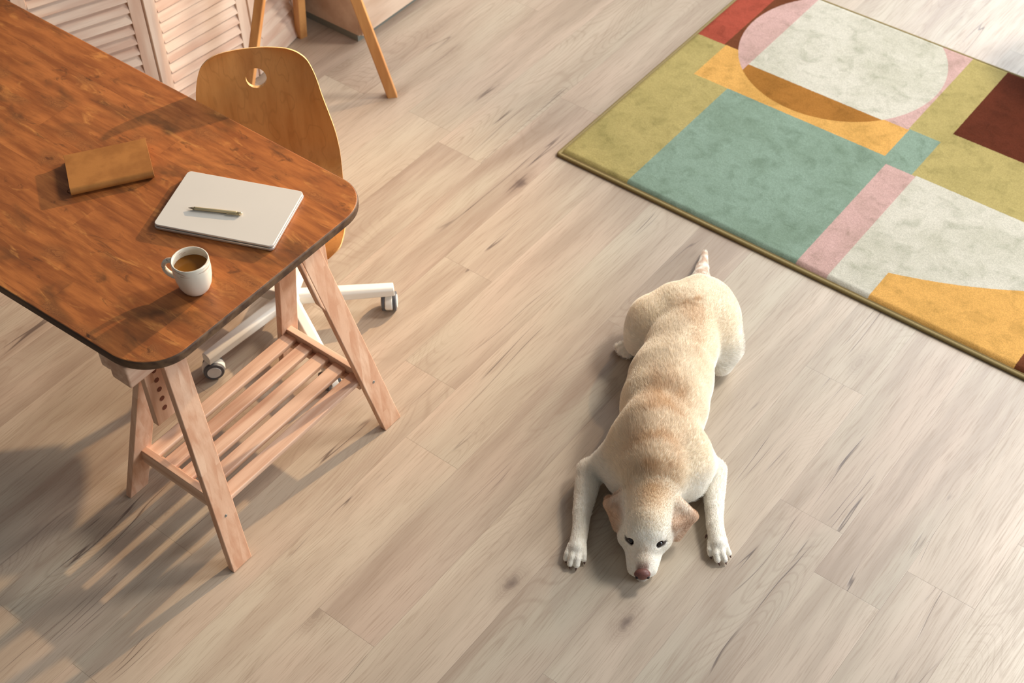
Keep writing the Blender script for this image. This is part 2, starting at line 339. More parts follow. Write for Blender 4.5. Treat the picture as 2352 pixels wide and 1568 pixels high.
def trestle():
    t = empty('trestle', (-2.1975, 1.579, 0))
    K = .25
    for sx in (1, -1):
        for sy in (1, -1):
            bm = bmesh.new(); f = lambda z: (sx*(.2025-K*z), sy*(.304-.105*z), z)
            board(bm, f(0), f(.672), .066, .021)
            if sy > 0:   # the far legs carry a thicker shoulder near the top
                q = [(-.033, .46), (-.033, .66), (-.043, .66), (-.043, .485)]; vs = []
                for dx in (-.0105, .0105):
                    for yy, zz in q: c = f(zz); vs.append(bm.verts.new((c[0]+dx, c[1]+yy, zz)))
                bm.faces.new(vs[:4]); bm.faces.new(vs[4:][::-1])
                for i in range(4): bm.faces.new((vs[i], vs[(i+1) % 4], vs[4+(i+1) % 4], vs[4+i]))
            lg = obj('leg', bm, beech, t, bevel=.0025)
            bm = bmesh.new(); zc = .168; c = f(zc)
            bmesh.ops.create_cone(bm, cap_ends=True, segments=16, radius1=.0045, radius2=.004, depth=.002, matrix=Matrix.Translation((c[0]+sx*.0105, c[1]+sy*.002, zc)) @ Matrix.Rotation(PI/2, 4, 'Y'))
            sc = obj('screw', bm, steel, lg)
    for sy in (1, -1):
        bm = bmesh.new(); zc = .17; hx = .2025-K*zc-.0105
        box(bm, (0, sy*(.304-.105*zc-.008), zc+.005), (2*hx, .020, .052)); obj('rail', bm, beechX, t, bevel=.002)
        bm = bmesh.new(); box(bm, (0, sy*(.304-.105*zc-.026), zc-.009), (2*hx, .016, .018)); obj('ledge', bm, beechX, t, bevel=.0015)
        bm = bmesh.new(); ky = .274 if sy < 0 else .302; box(bm, (-.002, sy*ky, .552), (.020, .060, .250)); ur = obj('upright', bm, beech, t, bevel=.002)
        for k in range(5):
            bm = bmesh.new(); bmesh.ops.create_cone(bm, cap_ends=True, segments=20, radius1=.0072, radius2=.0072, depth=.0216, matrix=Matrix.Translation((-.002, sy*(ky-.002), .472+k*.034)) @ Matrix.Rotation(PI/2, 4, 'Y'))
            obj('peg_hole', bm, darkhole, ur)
    for i in range(5):
        bm = bmesh.new(); box(bm, ((i-2)*.0635, 0, .178), (.043, .5385, .016)); obj('slat', bm, beechY, t, bevel=.003)
    bm = bmesh.new()
    prism(bm, [(-.034, .636), (.034, .636), (.034, .712), (-.034, .712)], -.36, .36, Matrix(((1, 0, 0, 0), (0, 0, 1, 0), (0, 1, 0, 0), (0, 0, 0, 1))))
    obj('top_beam', bm, beechY, t, bevel=.006)
    for sy in (-1, 1): bm = bmesh.new(); box(bm, (-.054, sy*.335, .677), (.034, .045, .05)); obj('support_block', bm, beechY, t, bevel=.006)
    return t
t1 = trestle(); tag(t1, 'pale beech trestle with slatted shelf under the rounded desk corner', 'trestle', 'trestles under the desk')
def copy_tree(o, parent=None):
    c = o.copy(); C.objects.link(c); c.parent = parent
    for ch in list(o.children): copy_tree(ch, c)
    return c
t2 = copy_tree(t1); t2.location = (-4.1, 1.579, 0); tag(t2, 'pale beech trestle under the far end of the desk', 'trestle', 'trestles under the desk')

# ------------------------------------------------------------------ laptop, pen, notebook, mug
alu = plain('laptop_silver', srgb(216, 210, 200), .42, .1, var=.02, scale=8); alu2 = plain('laptop_side', srgb(205, 200, 192), .3, .6, var=.03)
lap = empty('laptop', (-2.328, 1.732, .74), math.radians(21.8)); tag(lap, 'closed silver laptop lying on the stained desk top', 'laptop')
bm = bmesh.new(); prism(bm, rrect(-.163, .163, -.108, .108, .012), .0015, .0095); obj('base', bm, alu2, lap, bevel=.0018)
bm = bmesh.new(); prism(bm, rrect(-.162, .162, -.1065, .1065, .012), .0115, .0175); obj('lid', bm, alu, lap, bevel=.0016)
bm = bmesh.new(); prism(bm, rrect(-.155, .155, -.1045, .1015, .008), .0095, .0115); obj('hinge_gap', bm, plain('gap_dark', srgb(52, 46, 42), .6), lap)
rub = plain('rubber', srgb(40, 40, 40), .8)
for sx in (-1, 1):
    for sy in (-1, 1): bm = bmesh.new(); box(bm, (sx*.14, sy*.09, .00075), (.02, .008, .0015)); obj('rubber_foot', bm, rub, lap)
penm = plain('pen_champagne', srgb(188, 172, 136), .35, .5, var=.03)
pv = Vector((.126, .067, 0)); pa = math.atan2(pv.y, pv.x)
pen = empty('pen', (-2.407, 1.666, .7575), pa); tag(pen, 'champagne coloured pen with clip lying on the laptop lid', 'pen')
ry = Matrix.Rotation(PI/2, 4, 'Y')
bm = bmesh.new(); lathe(bm, [(0, .015), (.0042, .0152), (.0044, .02), (.0044, .128), (.0040, .1285), (0, .1285)], 24); bmesh.ops.transform(bm, matrix=Matrix.Translation((0, 0, .0045)) @ ry, verts=bm.verts); obj('barrel', bm, penm, pen, smooth=True)
bm = bmesh.new(); lathe(bm, [(0, 0), (.0007, .0005), (.0012, .004), (.0040, .015), (0, .015)], 20); bmesh.ops.transform(bm, matrix=Matrix.Translation((0, 0, .0045)) @ ry, verts=bm.verts); obj('tip', bm, plain('pen_tip', srgb(120, 108, 88), .35, .6), pen, smooth=True)
bm = bmesh.new(); lathe(bm, [(0, .1285), (.0034, .1285), (.0034, .139), (.0026, .1425), (0, .1425)], 20); bmesh.ops.transform(bm, matrix=Matrix.Translation((0, 0, .0045)) @ ry, verts=bm.verts); obj('button', bm, plain('pen_button', srgb(225, 208, 170), .3, .5), pen, smooth=True)
bm = bmesh.new(); box(bm, (.121, -.0068, .0045), (.036, .0018, .0032)); box(bm, (.1365, -.0045, .0045), (.004, .0055, .0032)); obj('clip', bm, penm, pen, bevel=.0008)

lea = N('brown_leather'); lv = lea.coord(); lf = lea.noise(lv, 260., 4, .6); lb = lea.noise(lv, 14., 3, .6)
lc = lea.mix(lea.ramp(lb, .35, .7), srgb(172, 114, 56), srgb(150, 96, 44)); lc = lea.mix(lea.math('MULTIPLY', lea.ramp(lf, .5, .8), .2), lc, srgb(110, 68, 32)); lea.bump(lf, .15, .0006); lea = lea.out(lc, .5, .4)
nb = empty('leather_notebook', (-2.701, 1.658, .74), math.radians(56)); tag(nb, 'closed tan leather notebook lying on the desk left of the laptop', 'notebook')
# local: x along the long side, spine on -y
bm = bmesh.new(); prof = [(.074, .0015), (-.060, .0015)]
for i in range(9):
    t = math.radians(-90-180*i/8); prof.append((-.062+.0125*math.cos(t)*1.0, .0128+.0113*math.sin(t)))
prof += [(.0745, .0241), (.0745, .0221), (-.058, .0221)]
for i in range(9):
    t = math.radians(90+180*i/8); prof.append((-.060+.010*math.cos(t), .0128+.0093*math.sin(t)))
prof += [(.0740, .0035)]
M3 = Matrix(((0, 0, 1, 0), (1, 0, 0, 0), (0, 1, 0, 0), (0, 0, 0, 1)))
def strip(bm, pr, x0, x1):
    a = [bm.verts.new((x0, p[0], p[1])) for p in pr]; b = [bm.verts.new((x1, p[0], p[1])) for p in pr]
    n = len(pr)
    for i in range(n): bm.faces.new((a[i], a[(i+1) % n], b[(i+1) % n], b[i]))
    for ring, sgn in ((a, 1), (b, -1)):
        h = n//2
        for i in range(h-1):
            try: bm.faces.new((ring[i], ring[i+1], ring[n-2-i], ring[n-1-i]))
            except ValueError: pass
strip(bm, prof, -.108, .108)
obj('cover', bm, lea, nb, bevel=.0008, ang=50)
bm = bmesh.new(); box(bm, (0, .004, .0128), (.206, .132, .0182)); obj('pages', bm, plain('page_block', srgb(196, 158, 104), .8, var=.15, scale=400), nb, bevel=.0005)
bm = bmesh.new(); tube(bm, [(-.110+.006*math.cos(t)*.9, -.062+.0, .0125+.006*math.sin(t)) for t in [2*PI*i/20 for i in range(20)]], .0013, 8, closed=True); obj('pen_loop', bm, plain('loop_brown', srgb(100, 62, 34), .6), nb, smooth=True)

def m_mug():
    s = N('glazed_stoneware'); x, y, z = s.sep(s.coord()); a = s.n('ShaderNodeMath', operation='ARCTAN2'); s.put(a.inputs[0], y); s.put(a.inputs[1], x)
    v = s.com(s.math('MULTIPLY', x, 22.), s.math('MULTIPLY', y, 22.), s.math('MULTIPLY', s.math('ADD', z, s.math('MULTIPLY', a.outputs[0], .004)), 150.))
    n = s.noise(v, 1., 3, .55, .6); g = s.noise(s.com(x, y, z), 30., 2, .5)
    band = s.math('MULTIPLY', s.ramp(z, .062, .088), s.ramp(n, .54, .62))
    low = s.math('MULTIPLY', s.ramp(n, .6, .7), .12)
    col = s.mix(s.math('MULTIPLY', band, .55), srgb(232, 224, 206), srgb(156, 108, 78)); col = s.mix(low, col, srgb(190, 158, 124))
    return s.out(col, .28, .5)
mugm = m_mug()
mug = empty('mug', (-2.197, 1.489, .74)); tag(mug, 'cream stoneware mug with brown swirls standing on the desk in front of the laptop', 'mug')
bm = bmesh.new(); lathe(bm, [(0, .0), (.025, 0), (.0290, .0015), (.0340, .008), (.0400, .022), (.0440, .042), (.0462, .066), (.0458, .094), (.0450, .0972), (.0434, .0982), (.0420, .0972), (.0424, .086), (.0425, .056), (.040, .030), (.033, .012), (.0, .008)], 72)
obj('body', bm, mugm, mug, smooth=True)
bm = bmesh.new(); ha = math.radians(204); hp = []
for i in range(17):
    t = PI*.5+PI*i/16; hp.append((.0440-.030*math.cos(t), .058+.027*math.sin(t)))
tube(bm, [(r*math.cos(ha), r*math.sin(ha), z) for r, z in hp], [.0055+.0012*abs(i-8)/8 for i in range(17)], 14, 1.25)
obj('handle', bm, mugm, mug, smooth=True)
tea = N('tea'); tea.out(srgb(134, 84, 22), .08, .3); tea.b.inputs['Transmission Weight'].default_value = .0
bm = bmesh.new(); lathe(bm, [(0, .0735), (.0422, .0735), (.0422, .069), (0, .069)], 48); tt = obj('tea', bm, tea.m, mug, smooth=False); tt['label'] = 'amber brown tea'

# ------------------------------------------------------------------ swivel chair
birch = wood('birch_veneer', srgb(206, 142, 78), srgb(184, 118, 58), 'Z', 60, .34, fig=.25, spec=.5); ply = wood('ply_edge', srgb(236, 190, 130), srgb(206, 158, 100), 'X', 300, .5)
white = plain('white_lacquer', srgb(232, 228, 216), .35, var=.02); grey = plain('wheel_grey', srgb(88, 90, 94), .5); wcap = plain('wheel_cap', srgb(214, 214, 210), .35)
CH = empty('swivel_chair', (-2.502, 2.007, 0), math.radians(-45)); tag(CH, 'bentwood desk chair with round hole in backrest and white wheeled base', 'chair')
# local: +x = facing direction, y = across
prof = [(.186, .424, .10), (.192, .434, .150), (.180, .444, .180), (.145, .449, .195), (.08, .440, .203), (0, .434, .205), (-.07, .436, .206), (-.12, .447, .206), (-.158, .475, .206), (-.18, .52, .205), (-.192, .58, .199), (-.200, .64, .188), (-.207, .70, .176), (-.216, .755, .166), (-.228, .80, .150), (-.234, .822, .132), (-.238, .835, .108), (-.241, .842, .070)]
def catmull(P, m):
    out = []; P = [P[0]]+P+[P[-1]]
    for i in range(1, len(P)-2):
        for k in range(m):
            t = k/m; out.append(tuple(.5*((2*P[i][j])+(-P[i-1][j]+P[i+1][j])*t+(2*P[i-1][j]-5*P[i][j]+4*P[i+1][j]-P[i+2][j])*t*t+(-P[i-1][j]+3*P[i][j]-3*P[i+1][j]+P[i+2][j])*t**3) for j in range(3)))
    out.append(P[-2]); return out
pf = catmull(prof, 5); NV = 24; T = .0105; bm = bmesh.new(); A = []; B = []
for i, (fx, fz, hw) in enumerate(pf):
    q = pf[min(i+1, len(pf)-1)]; r = pf[max(i-1, 0)]; tx, tz = q[0]-r[0], q[1]-r[1]; L = math.hypot(tx, tz) or 1; nxn, nzn = tz/L, -tx/L   # normal to the sitter's side
    if nxn*0+nzn*1 < 0 and fz < .46: nxn, nzn = -nxn, -nzn
    if fz >= .46 and nxn < 0: nxn, nzn = -nxn, -nzn
    up_ = max(0., min(1., (fz-.48)/.25)); ra = []; rb = []
    for k in range(NV+1):
        v = -1+2*k/NV; cur = .028*up_*(abs(v)**2.2) + .012*(1-up_)*(abs(v)**2.5)
        px = fx+nxn*cur; pz = fz+nzn*cur; y = hw*v
        ra.append(bm.verts.new((px, y, pz))); rb.append(bm.verts.new((px-nxn*T, y, pz-nzn*T)))
    A.append(ra); B.append(rb)
for i in range(len(A)-1):
    for k in range(NV):
        bm.faces.new((A[i][k], A[i+1][k], A[i+1][k+1], A[i][k+1])); bm.faces.new((B[i][k], B[i][k+1], B[i+1][k+1], B[i+1][k]))
def rim(a, b, c, d): f = bm.faces.new((a, b, c, d)); f.material_index = 1
for i in range(len(A)-1):
    rim(A[i][0], B[i][0], B[i+1][0], A[i+1][0]); rim(A[i][NV], A[i+1][NV], B[i+1][NV], B[i][NV])
for k in range(NV): rim(A[0][k], A[0][k+1], B[0][k+1], B[0][k]); rim(A[-1][k], B[-1][k], B[-1][k+1], A[-1][k+1])
shell = obj('seat_shell', bm, [birch, ply])
bm = bmesh.new(); bmesh.ops.create_cone(bm, cap_ends=True, segments=48, radius1=.029, radius2=.029, depth=.2, matrix=Matrix.Translation((-.215, .0, .757)) @ Matrix.Rotation(PI/2, 4, 'Y'))
for f in bm.faces: f.material_index = 1
cut = obj('cutter', bm, [birch, ply])
md = shell.modifiers.new('hole', 'BOOLEAN'); md.object = cut; md.operation = 'DIFFERENCE'; md.solver = 'EXACT'
bpy.context.view_layer.update()
me = bpy.data.meshes.new_from_object(shell.evaluated_get(bpy.context.evaluated_depsgraph_get()))
shell.modifiers.clear(); shell.data = me; bpy.data.objects.remove(cut, do_unlink=True)
for p in me.polygons: p.use_smooth = True
try: me.set_sharp_from_angle(angle=math.radians(40))
except Exception: pass
shell.parent = CH; shell['label'] = 'one-piece birch plywood seat and backrest with round hole'
bm = bmesh.new(); box(bm, (0, 0, .405), (.16, .14, .030)); obj('seat_mount', bm, white, CH, bevel=.006)
bm = bmesh.new(); lathe(bm, [(0, .10), (.026, .10), (.026, .26), (.0, .26)], 32); lathe(bm, [(0, .26), (.015, .26), (.015, .392), (0, .392)], 24); obj('gas_column', bm, white, CH, smooth=False, bevel=.001)
bm = bmesh.new(); lathe(bm, [(0, .062), (.034, .062), (.040, .07), (.040, .115), (.034, .125), (.0, .125)], 36); obj('hub', bm, white, CH, bevel=.002)
for i in range(5):
    an = math.radians(47.5+45-72*i); ca, sa = math.cos(an), math.sin(an)
    R = Matrix.Rotation(an, 3, 'Z')
    bm = bmesh.new(); secs = [(.03, .105, .022, .020), (.16, .094, .021, .019), (.318, .080, .018, .017)]
    rs = []
    for r, z, hw, hh in secs:
        rs.append([bm.verts.new(R @ Vector((r, sy*hw, z+sz*hh))) for sy, sz in ((-.75, -1), (.75, -1), (1, -.7), (1, .55), (.6, 1), (-.6, 1), (-1, .55), (-1, -.7))])
    for a, b in zip(rs, rs[1:]):
        for k in range(8): bm.faces.new((a[k], a[(k+1) % 8], b[(k+1) % 8], b[k]))
    bm.faces.new(rs[0][::-1]); bm.faces.new(rs[-1])
    obj('base_arm', bm, white, CH, bevel=.003)
    ct = Vector((.300*ca, .300*sa, .031)); ra = math.radians((-7, 30, -84, 60, 10)[i]); R2 = Matrix.Translation(ct) @ Matrix.Rotation(ra, 4, 'Z')
    cs = bmesh.new(); bmesh.ops.create_cone(cs, cap_ends=True, segments=32, radius1=.0285, radius2=.0285, depth=.023, matrix=R2 @ Matrix.Rotation(PI/2, 4, 'X'))
    prism(cs, [(.0345*math.cos(PI*k/14), .0345*math.sin(PI*k/14)-.004) for k in range(15)], -.0118, .0118, R2 @ Matrix.Rotation(PI/2, 4, 'X'))
    box(cs, R2 @ Vector((0, 0, .018)), (.02, .02, .026)); bmesh.ops.create_cone(cs, cap_ends=True, segments=12, radius1=.005, radius2=.005, depth=.02, matrix=Matrix.Translation(ct+Vector((0, 0, .028))))
    cas = obj('caster', cs, white, CH, bevel=.003)
    for sd_ in (-1, 1):
        b2 = bmesh.new(); bmesh.ops.create_cone(b2, cap_ends=True, segments=36, radius1=.0305, radius2=.0305, depth=.010, matrix=R2 @ Matrix.Translation((0, sd_*.0172, 0)) @ Matrix.Rotation(PI/2, 4, 'X'))
        obj('wheel', b2, grey, cas, bevel=.002)
        b2 = bmesh.new(); bmesh.ops.create_cone(b2, cap_ends=True, segments=36, radius1=.021, radius2=.021, depth=.003, matrix=R2 @ Matrix.Translation((0, sd_*.0232, 0)) @ Matrix.Rotation(PI/2, 4, 'X'))
        obj('wheel_cap', b2, wcap, cas, bevel=.001)

# ------------------------------------------------------------------ louvred screen, cabinet, tripod
washed = wood('whitewashed_pine', srgb(226, 204, 184), srgb(204, 170, 148), 'Z', 70, .6); washedx = wood('whitewashed_louver', srgb(226, 204, 184), srgb(200, 164, 142), 'X', 70, .6)
scr = empty('folding_screen', (-3.505, 2.43, 0)); tag(scr, 'whitewashed folding screen with slanted louvers behind the desk', 'screen')
h2 = Vector((-3.468, 2.832)); h1 = h2-.402*Vector((math.cos(math.radians(85.5)), math.sin(math.radians(85.5))))
h0 = h1-.40*Vector((math.cos(math.radians(68)), math.sin(math.radians(68)))); h3 = Vector((-3.532, 3.128))
hm = h0+.40*Vector((-.97, .24))
def panel(a, b, H=1.65):
    d = b-a; L = d.length; e = empty('screen_panel', (a.x-scr.location.x, a.y-scr.location.y, 0), math.atan2(d.y, d.x)); e.parent = scr
    g = .0025; sw = .043
    for x in (g+sw/2, L-g-sw/2): bm = bmesh.new(); box(bm, (x, .0, .003+H/2), (sw, .022, H)); obj('stile', bm, washed, e, bevel=.002)
    for z in (.003+.045, H-.03): bm = bmesh.new(); box(bm, (L/2, 0, z), (L-2*sw-2*g, .019, .09)); obj('cross_rail', bm, washedx, e, bevel=.002)
    z = .118
    while z < H-.09:
        bm = bmesh.new(); box(bm, (L/2, 0, z), (L-2*sw-2*g-.001, 0.006, .055), Matrix.Rotation(math.radians(-24), 3, 'X')); obj('louver', bm, washedx, e, bevel=.0015); z += .0410
for a, b in ((hm, h0), (h0, h1), (h1, h2), (h2, h3)): panel(a, b, 1.25)

cabm = wood('whitewashed_board', srgb(222, 196, 172), srgb(198, 166, 140), 'Y', 40, .55)
cab = empty('cabinet', (-3.60, 3.9, 0)); tag(cab, 'whitewashed wooden cabinet on grey plinth beside the folding screen', 'cabinet')
bm = bmesh.new(); box(bm, (-.0, -.0, .445), (.60, 1.395, .83)); obj('carcass', bm, cabm, cab, bevel=.002)
bm = bmesh.new(); box(bm, (-.012, .0, .015), (.60, 1.39, .03)); obj('plinth', bm, plain('grey_plinth', srgb(128, 130, 120), .5), cab)
for k in range(2):
    bm = bmesh.new(); box(bm, (.309, -.352+.70*k, .445), (.018, .690, .815)); obj('door', bm, cabm, cab, bevel=.002)

honey = wood('honey_beech', srgb(214, 158, 96), srgb(186, 126, 70), 'Z', 90, .45)
tri = empty('tripod_stand', (-3.28, 2.93, 0)); tag(tri, 'honey coloured wooden tripod stand in front of the screen', 'stand')
ap = Vector((-3.2, 2.9, 1.085))
for fx, fy, tw in ((-2.995, 3.035, 0.2), (-3.336, 2.635, .9), (-3.51, 3.105, .4)):
    f0 = Vector((fx, fy, 0)); dv = (ap-f0); q = dv.to_track_quat('Z', 'Y').to_matrix() @ Matrix.Rotation(tw, 3, 'Z')
    bm = bmesh.new(); prism(bm, rrect(-.016, .016, -.0185, .0185, .003, 2), 0, dv.length, q.to_4x4())
    for v in bm.verts:
        v.co += f0-tri.location
        if v.co.z < .02: v.co.z = 0.0
    obj('leg', bm, honey, tri)
bm = bmesh.new(); lathe(bm, [(0, 1.03), (.05, 1.03), (.055, 1.04), (.055, 1.10), (.05, 1.11), (0, 1.11)], 32, (ap.x-tri.location.x, ap.y-tri.location.y, 0)); obj('hub', bm, honey, tri, bevel=.002)
# stool whose leg just enters the frame behind the rug
st = empty('stool', (-1.06, 4.64, 0)); tag(st, 'brown wooden stool leg at the right edge of the view behind the rug', 'stool')
wal = wood('walnut', srgb(132, 92, 66), srgb(98, 64, 44), 'Z', 90, .5)
for sx in (-1, 1):
    for sy in (-1, 1):
        bm = bmesh.new(); tube(bm, [(sx*.165, sy*.15, 0), (sx*.12, sy*.11, .42)], [.012, .019], 16); obj('leg', bm, wal, st, smooth=True)
bm = bmesh.new(); lathe(bm, [(0, .42), (.19, .42), (.2, .43), (.2, .45), (.19, .46), (0, .46)], 48); obj('seat', bm, wal, st, bevel=.003)

# ------------------------------------------------------------------ dog
DO = Vector((-1.11, 1.86, 0)); DYAW = math.radians(37.94)
PR = [
    ('C', (0.2246, 0.9191, 0.118), (0.2007, 0.8185, 0.126), 0.072, 0.094, 0.03),
    ('C', (0.2007, 0.8185, 0.126), (0.1564, 0.7162, 0.13), 0.094, 0.096, 0.03),
    ('C', (0.1564, 0.7162, 0.13), (0.1159, 0.5943, 0.132), 0.096, 0.11, 0.03),
    ('C', (0.1159, 0.5943, 0.132), (0.0913, 0.4993, 0.134), 0.11, 0.112, 0.03),
    ('C', (0.0913, 0.4993, 0.134), (0.0638, 0.3762, 0.134), 0.112, 0.104, 0.03),
    ('C', (0.0636, 0.3727, 0.138), (0.0433, 0.2718, 0.124), 0.106, 0.092, 0.03),
    ('C', (0.0436, 0.2754, 0.12), (0.0346, 0.2038, 0.09), 0.09, 0.066, 0.04),
    ('C', (0.1254, 0.5983, 0.075), (0.0684, 0.3626, 0.075), 0.082, 0.076, 0.04),
    ('C', (0.1916, 0.7483, 0.195), (0.1091, 0.5058, 0.218), 0.022, 0.024, 0.05),
    ('C', (-0.0088, 0.3644, 0.15), (-0.0217, 0.325, 0.12), 0.05, 0.05, 0.045),
    ('C', (0.1414, 0.331, 0.15), (0.1547, 0.2927, 0.12), 0.048, 0.05, 0.045),
    ('C', (0.0397, 0.3925, 0.216), (0.0446, 0.2784, 0.2), 0.042, 0.042, 0.06),
    ('C', (-0.02, 0.3338, 0.085), (-0.0312, 0.2918, 0.075), 0.05, 0.043, 0.04),
    ('C', (0.1344, 0.3009, 0.085), (0.1398, 0.2752, 0.07), 0.054, 0.048, 0.04),
    ('C', (-0.0295, 0.3476, 0.105), (-0.1093, 0.3363, 0.05), 0.054, 0.033, 0.035),
    ('C', (0.1558, 0.3299, 0.105), (0.2101, 0.3345, 0.05), 0.056, 0.033, 0.035),
    ('C', (-0.1203, 0.3385, 0.044), (-0.1453, 0.2121, 0.034), 0.034, 0.0245, 0.012),
    ('C', (-0.1453, 0.2121, 0.034), (-0.1513, 0.1572, 0.03), 0.024, 0.0205, 0.004),
    ('C', (-0.1513, 0.1572, 0.03), (-0.1621, 0.101, 0.024), 0.0205, 0.0225, 0.004),
    ('C', (0.2181, 0.3334, 0.044), (0.2113, 0.2207, 0.034), 0.034, 0.025, 0.012),
    ('C', (0.2113, 0.2207, 0.034), (0.2081, 0.1661, 0.03), 0.0245, 0.022, 0.004),
    ('C', (0.2081, 0.1661, 0.03), (0.2123, 0.1096, 0.024), 0.022, 0.0235, 0.004),
    ('C', (0.1512, 0.8787, 0.135), (0.2599, 0.8814, 0.13), 0.066, 0.066, 0.05),
    ('C', (0.1454, 0.8566, 0.125), (0.0643, 0.8095, 0.098), 0.074, 0.058, 0.035),
    ('E', (0.0858, 0.8371, 0.098), (0.078, 0.088, 0.094), (20, 0), 0.03),
    ('C', (0.064, 0.8123, 0.095), (0.0442, 0.8049, 0.062), 0.053, 0.04, 0.025),
    ('C', (0.2527, 0.8364, 0.125), (0.2852, 0.7692, 0.092), 0.07, 0.058, 0.035),
    ('E', (0.2709, 0.8158, 0.098), (0.066, 0.088, 0.094), (-12, 0), 0.03),
    ('C', (0.2852, 0.7692, 0.092), (0.2752, 0.7351, 0.05), 0.056, 0.04, 0.025),
    ('C', (0.0725, 0.8589, 0.034), (0.0187, 0.8209, 0.02), 0.026, 0.017, 0.012),
    ('C', (0.0088, 0.8375, 0.02), (-0.0169, 0.8322, 0.013), 0.0115, 0.0105, 0.004),
    ('C', (0.0143, 0.8282, 0.02), (-0.011, 0.8137, 0.013), 0.0115, 0.0105, 0.004),
    ('C', (0.0189, 0.8195, 0.02), (0.0002, 0.8037, 0.013), 0.0115, 0.0105, 0.004),
    ('C', (0.0236, 0.8108, 0.02), (0.0123, 0.7981, 0.013), 0.0115, 0.0105, 0.004),
    ('C', (0.2313, 0.9684, 0.12), (0.2439, 1.0448, 0.085), 0.036, 0.024, 0.03),
    ('C', (0.2439, 1.0448, 0.085), (0.2606, 1.1459, 0.03), 0.023, 0.0175, 0.012),
    ('C', (0.2606, 1.1459, 0.03), (0.2781, 1.2349, 0.012), 0.0175, 0.007, 0.008),
    ('E', (0.0256, 0.1499, 0.086), (0.064, 0.074, 0.06), (-5, 0), 0.035),
    ('E', (0.0184, 0.1049, 0.08), (0.056, 0.058, 0.05), (-5, 0), 0.025),
    ('C', (-0.0092, 0.1378, 0.056), (-0.0226, 0.119, 0.048), 0.04, 0.032, 0.025),
    ('C', (0.0624, 0.1288, 0.056), (0.0556, 0.1088, 0.048), 0.04, 0.032, 0.025),
    ('C', (0.013, 0.085, 0.068), (0.0076, 0.0423, 0.05), 0.034, 0.029, 0.02),
    ('C', (0.0076, 0.0423, 0.05), (0.0048, 0.0191, 0.04), 0.029, 0.021, 0.012),
    ('C', (-0.0081, 0.0888, 0.036), (-0.0115, 0.0356, 0.026), 0.029, 0.022, 0.012),
    ('C', (0.0352, 0.0842, 0.036), (0.0244, 0.0329, 0.026), 0.029, 0.022, 0.012),
    ('C', (0.013, 0.085, 0.02), (0.0055, 0.0185, 0.016), 0.024, 0.017, 0.01),
    ('C', (-0.0163, 0.0913, 0.106), (-0.0047, 0.0899, 0.11), 0.014, 0.013, 0.016),
    ('C', (0.0349, 0.0806, 0.11), (0.0475, 0.0821, 0.106), 0.013, 0.014, 0.016),
    ('C', (0.0293, 0.1775, 0.125), (0.0244, 0.1306, 0.122), 0.05, 0.042, 0.04),
    ('C', (-0.1768, 0.1099, 0.024), (-0.188, 0.0857, 0.02), 0.010750000000000001, 0.008512, 0.004),
    ('C', (-0.188, 0.0857, 0.02), (-0.1918, 0.076, 0.013), 0.008512, 0.00784, 0.0015),
    ('C', (-0.1678, 0.1067, 0.028), (-0.1757, 0.0723, 0.023), 0.01161, 0.009500000000000001, 0.004),
    ('C', (-0.1757, 0.0723, 0.023), (-0.1811, 0.0588, 0.014), 0.009500000000000001, 0.00864, 0.0015),
    ('C', (-0.1575, 0.1038, 0.028), (-0.1616, 0.0676, 0.023), 0.01161, 0.009500000000000001, 0.004),
    ('C', (-0.1616, 0.0676, 0.023), (-0.1642, 0.0545, 0.014), 0.009500000000000001, 0.00864, 0.0015),
    ('C', (-0.1468, 0.1094, 0.024), (-0.1455, 0.0817, 0.02), 0.010750000000000001, 0.00874, 0.004),
    ('C', (-0.1455, 0.0817, 0.02), (-0.1451, 0.0725, 0.013), 0.00874, 0.00784, 0.0015),
    ('C', (0.1944, 0.116, 0.024), (0.1894, 0.0933, 0.02), 0.010750000000000001, 0.00874, 0.004),
    ('C', (0.1894, 0.0933, 0.02), (0.1904, 0.0849, 0.013), 0.00874, 0.00784, 0.0015),
    ('C', (0.2051, 0.1102, 0.028), (0.2039, 0.0794, 0.023), 0.01161, 0.009500000000000001, 0.004),
    ('C', (0.2039, 0.0794, 0.023), (0.207, 0.0655, 0.014), 0.009500000000000001, 0.00864, 0.0015),
    ('C', (0.2161, 0.113, 0.028), (0.2195, 0.0799, 0.023), 0.01161, 0.009500000000000001, 0.004),
    ('C', (0.2195, 0.0799, 0.023), (0.2255, 0.0664, 0.014), 0.009500000000000001, 0.00864, 0.0015),
    ('C', (0.2251, 0.1212, 0.024), (0.2332, 0.0959, 0.02), 0.010750000000000001, 0.008512, 0.004),
    ('C', (0.2332, 0.0959, 0.02), (0.2386, 0.0866, 0.013), 0.008512, 0.00784, 0.0015),
    ('C', (-0.0281, 0.1981, 0.118), (-0.0741, 0.1896, 0.096), 0.017, 0.012, 0.015),
    ('C', (0.1036, 0.1703, 0.118), (0.1408, 0.1464, 0.098), 0.017, 0.012, 0.015),
]
TR = [
    ((-0.03, 0.2022, 0.12), (-0.076, 0.1936, 0.094), (-0.0418, 0.1416, 0.098), 0.0085, 0.016),
    ((-0.076, 0.1936, 0.094), (-0.0418, 0.1416, 0.098), (-0.0554, 0.142, 0.056), 0.0075, 0.012),
    ((-0.076, 0.1936, 0.094), (-0.0554, 0.142, 0.056), (-0.0668, 0.1713, 0.058), 0.007, 0.012),
    ((0.1059, 0.1748, 0.12), (0.1432, 0.1495, 0.096), (0.0927, 0.1205, 0.098), 0.0085, 0.016),
    ((0.1432, 0.1495, 0.096), (0.0927, 0.1205, 0.098), (0.1029, 0.1125, 0.05), 0.0075, 0.012),
    ((0.1432, 0.1495, 0.096), (0.1029, 0.1125, 0.05), (0.1345, 0.1449, 0.06), 0.007, 0.012),
]
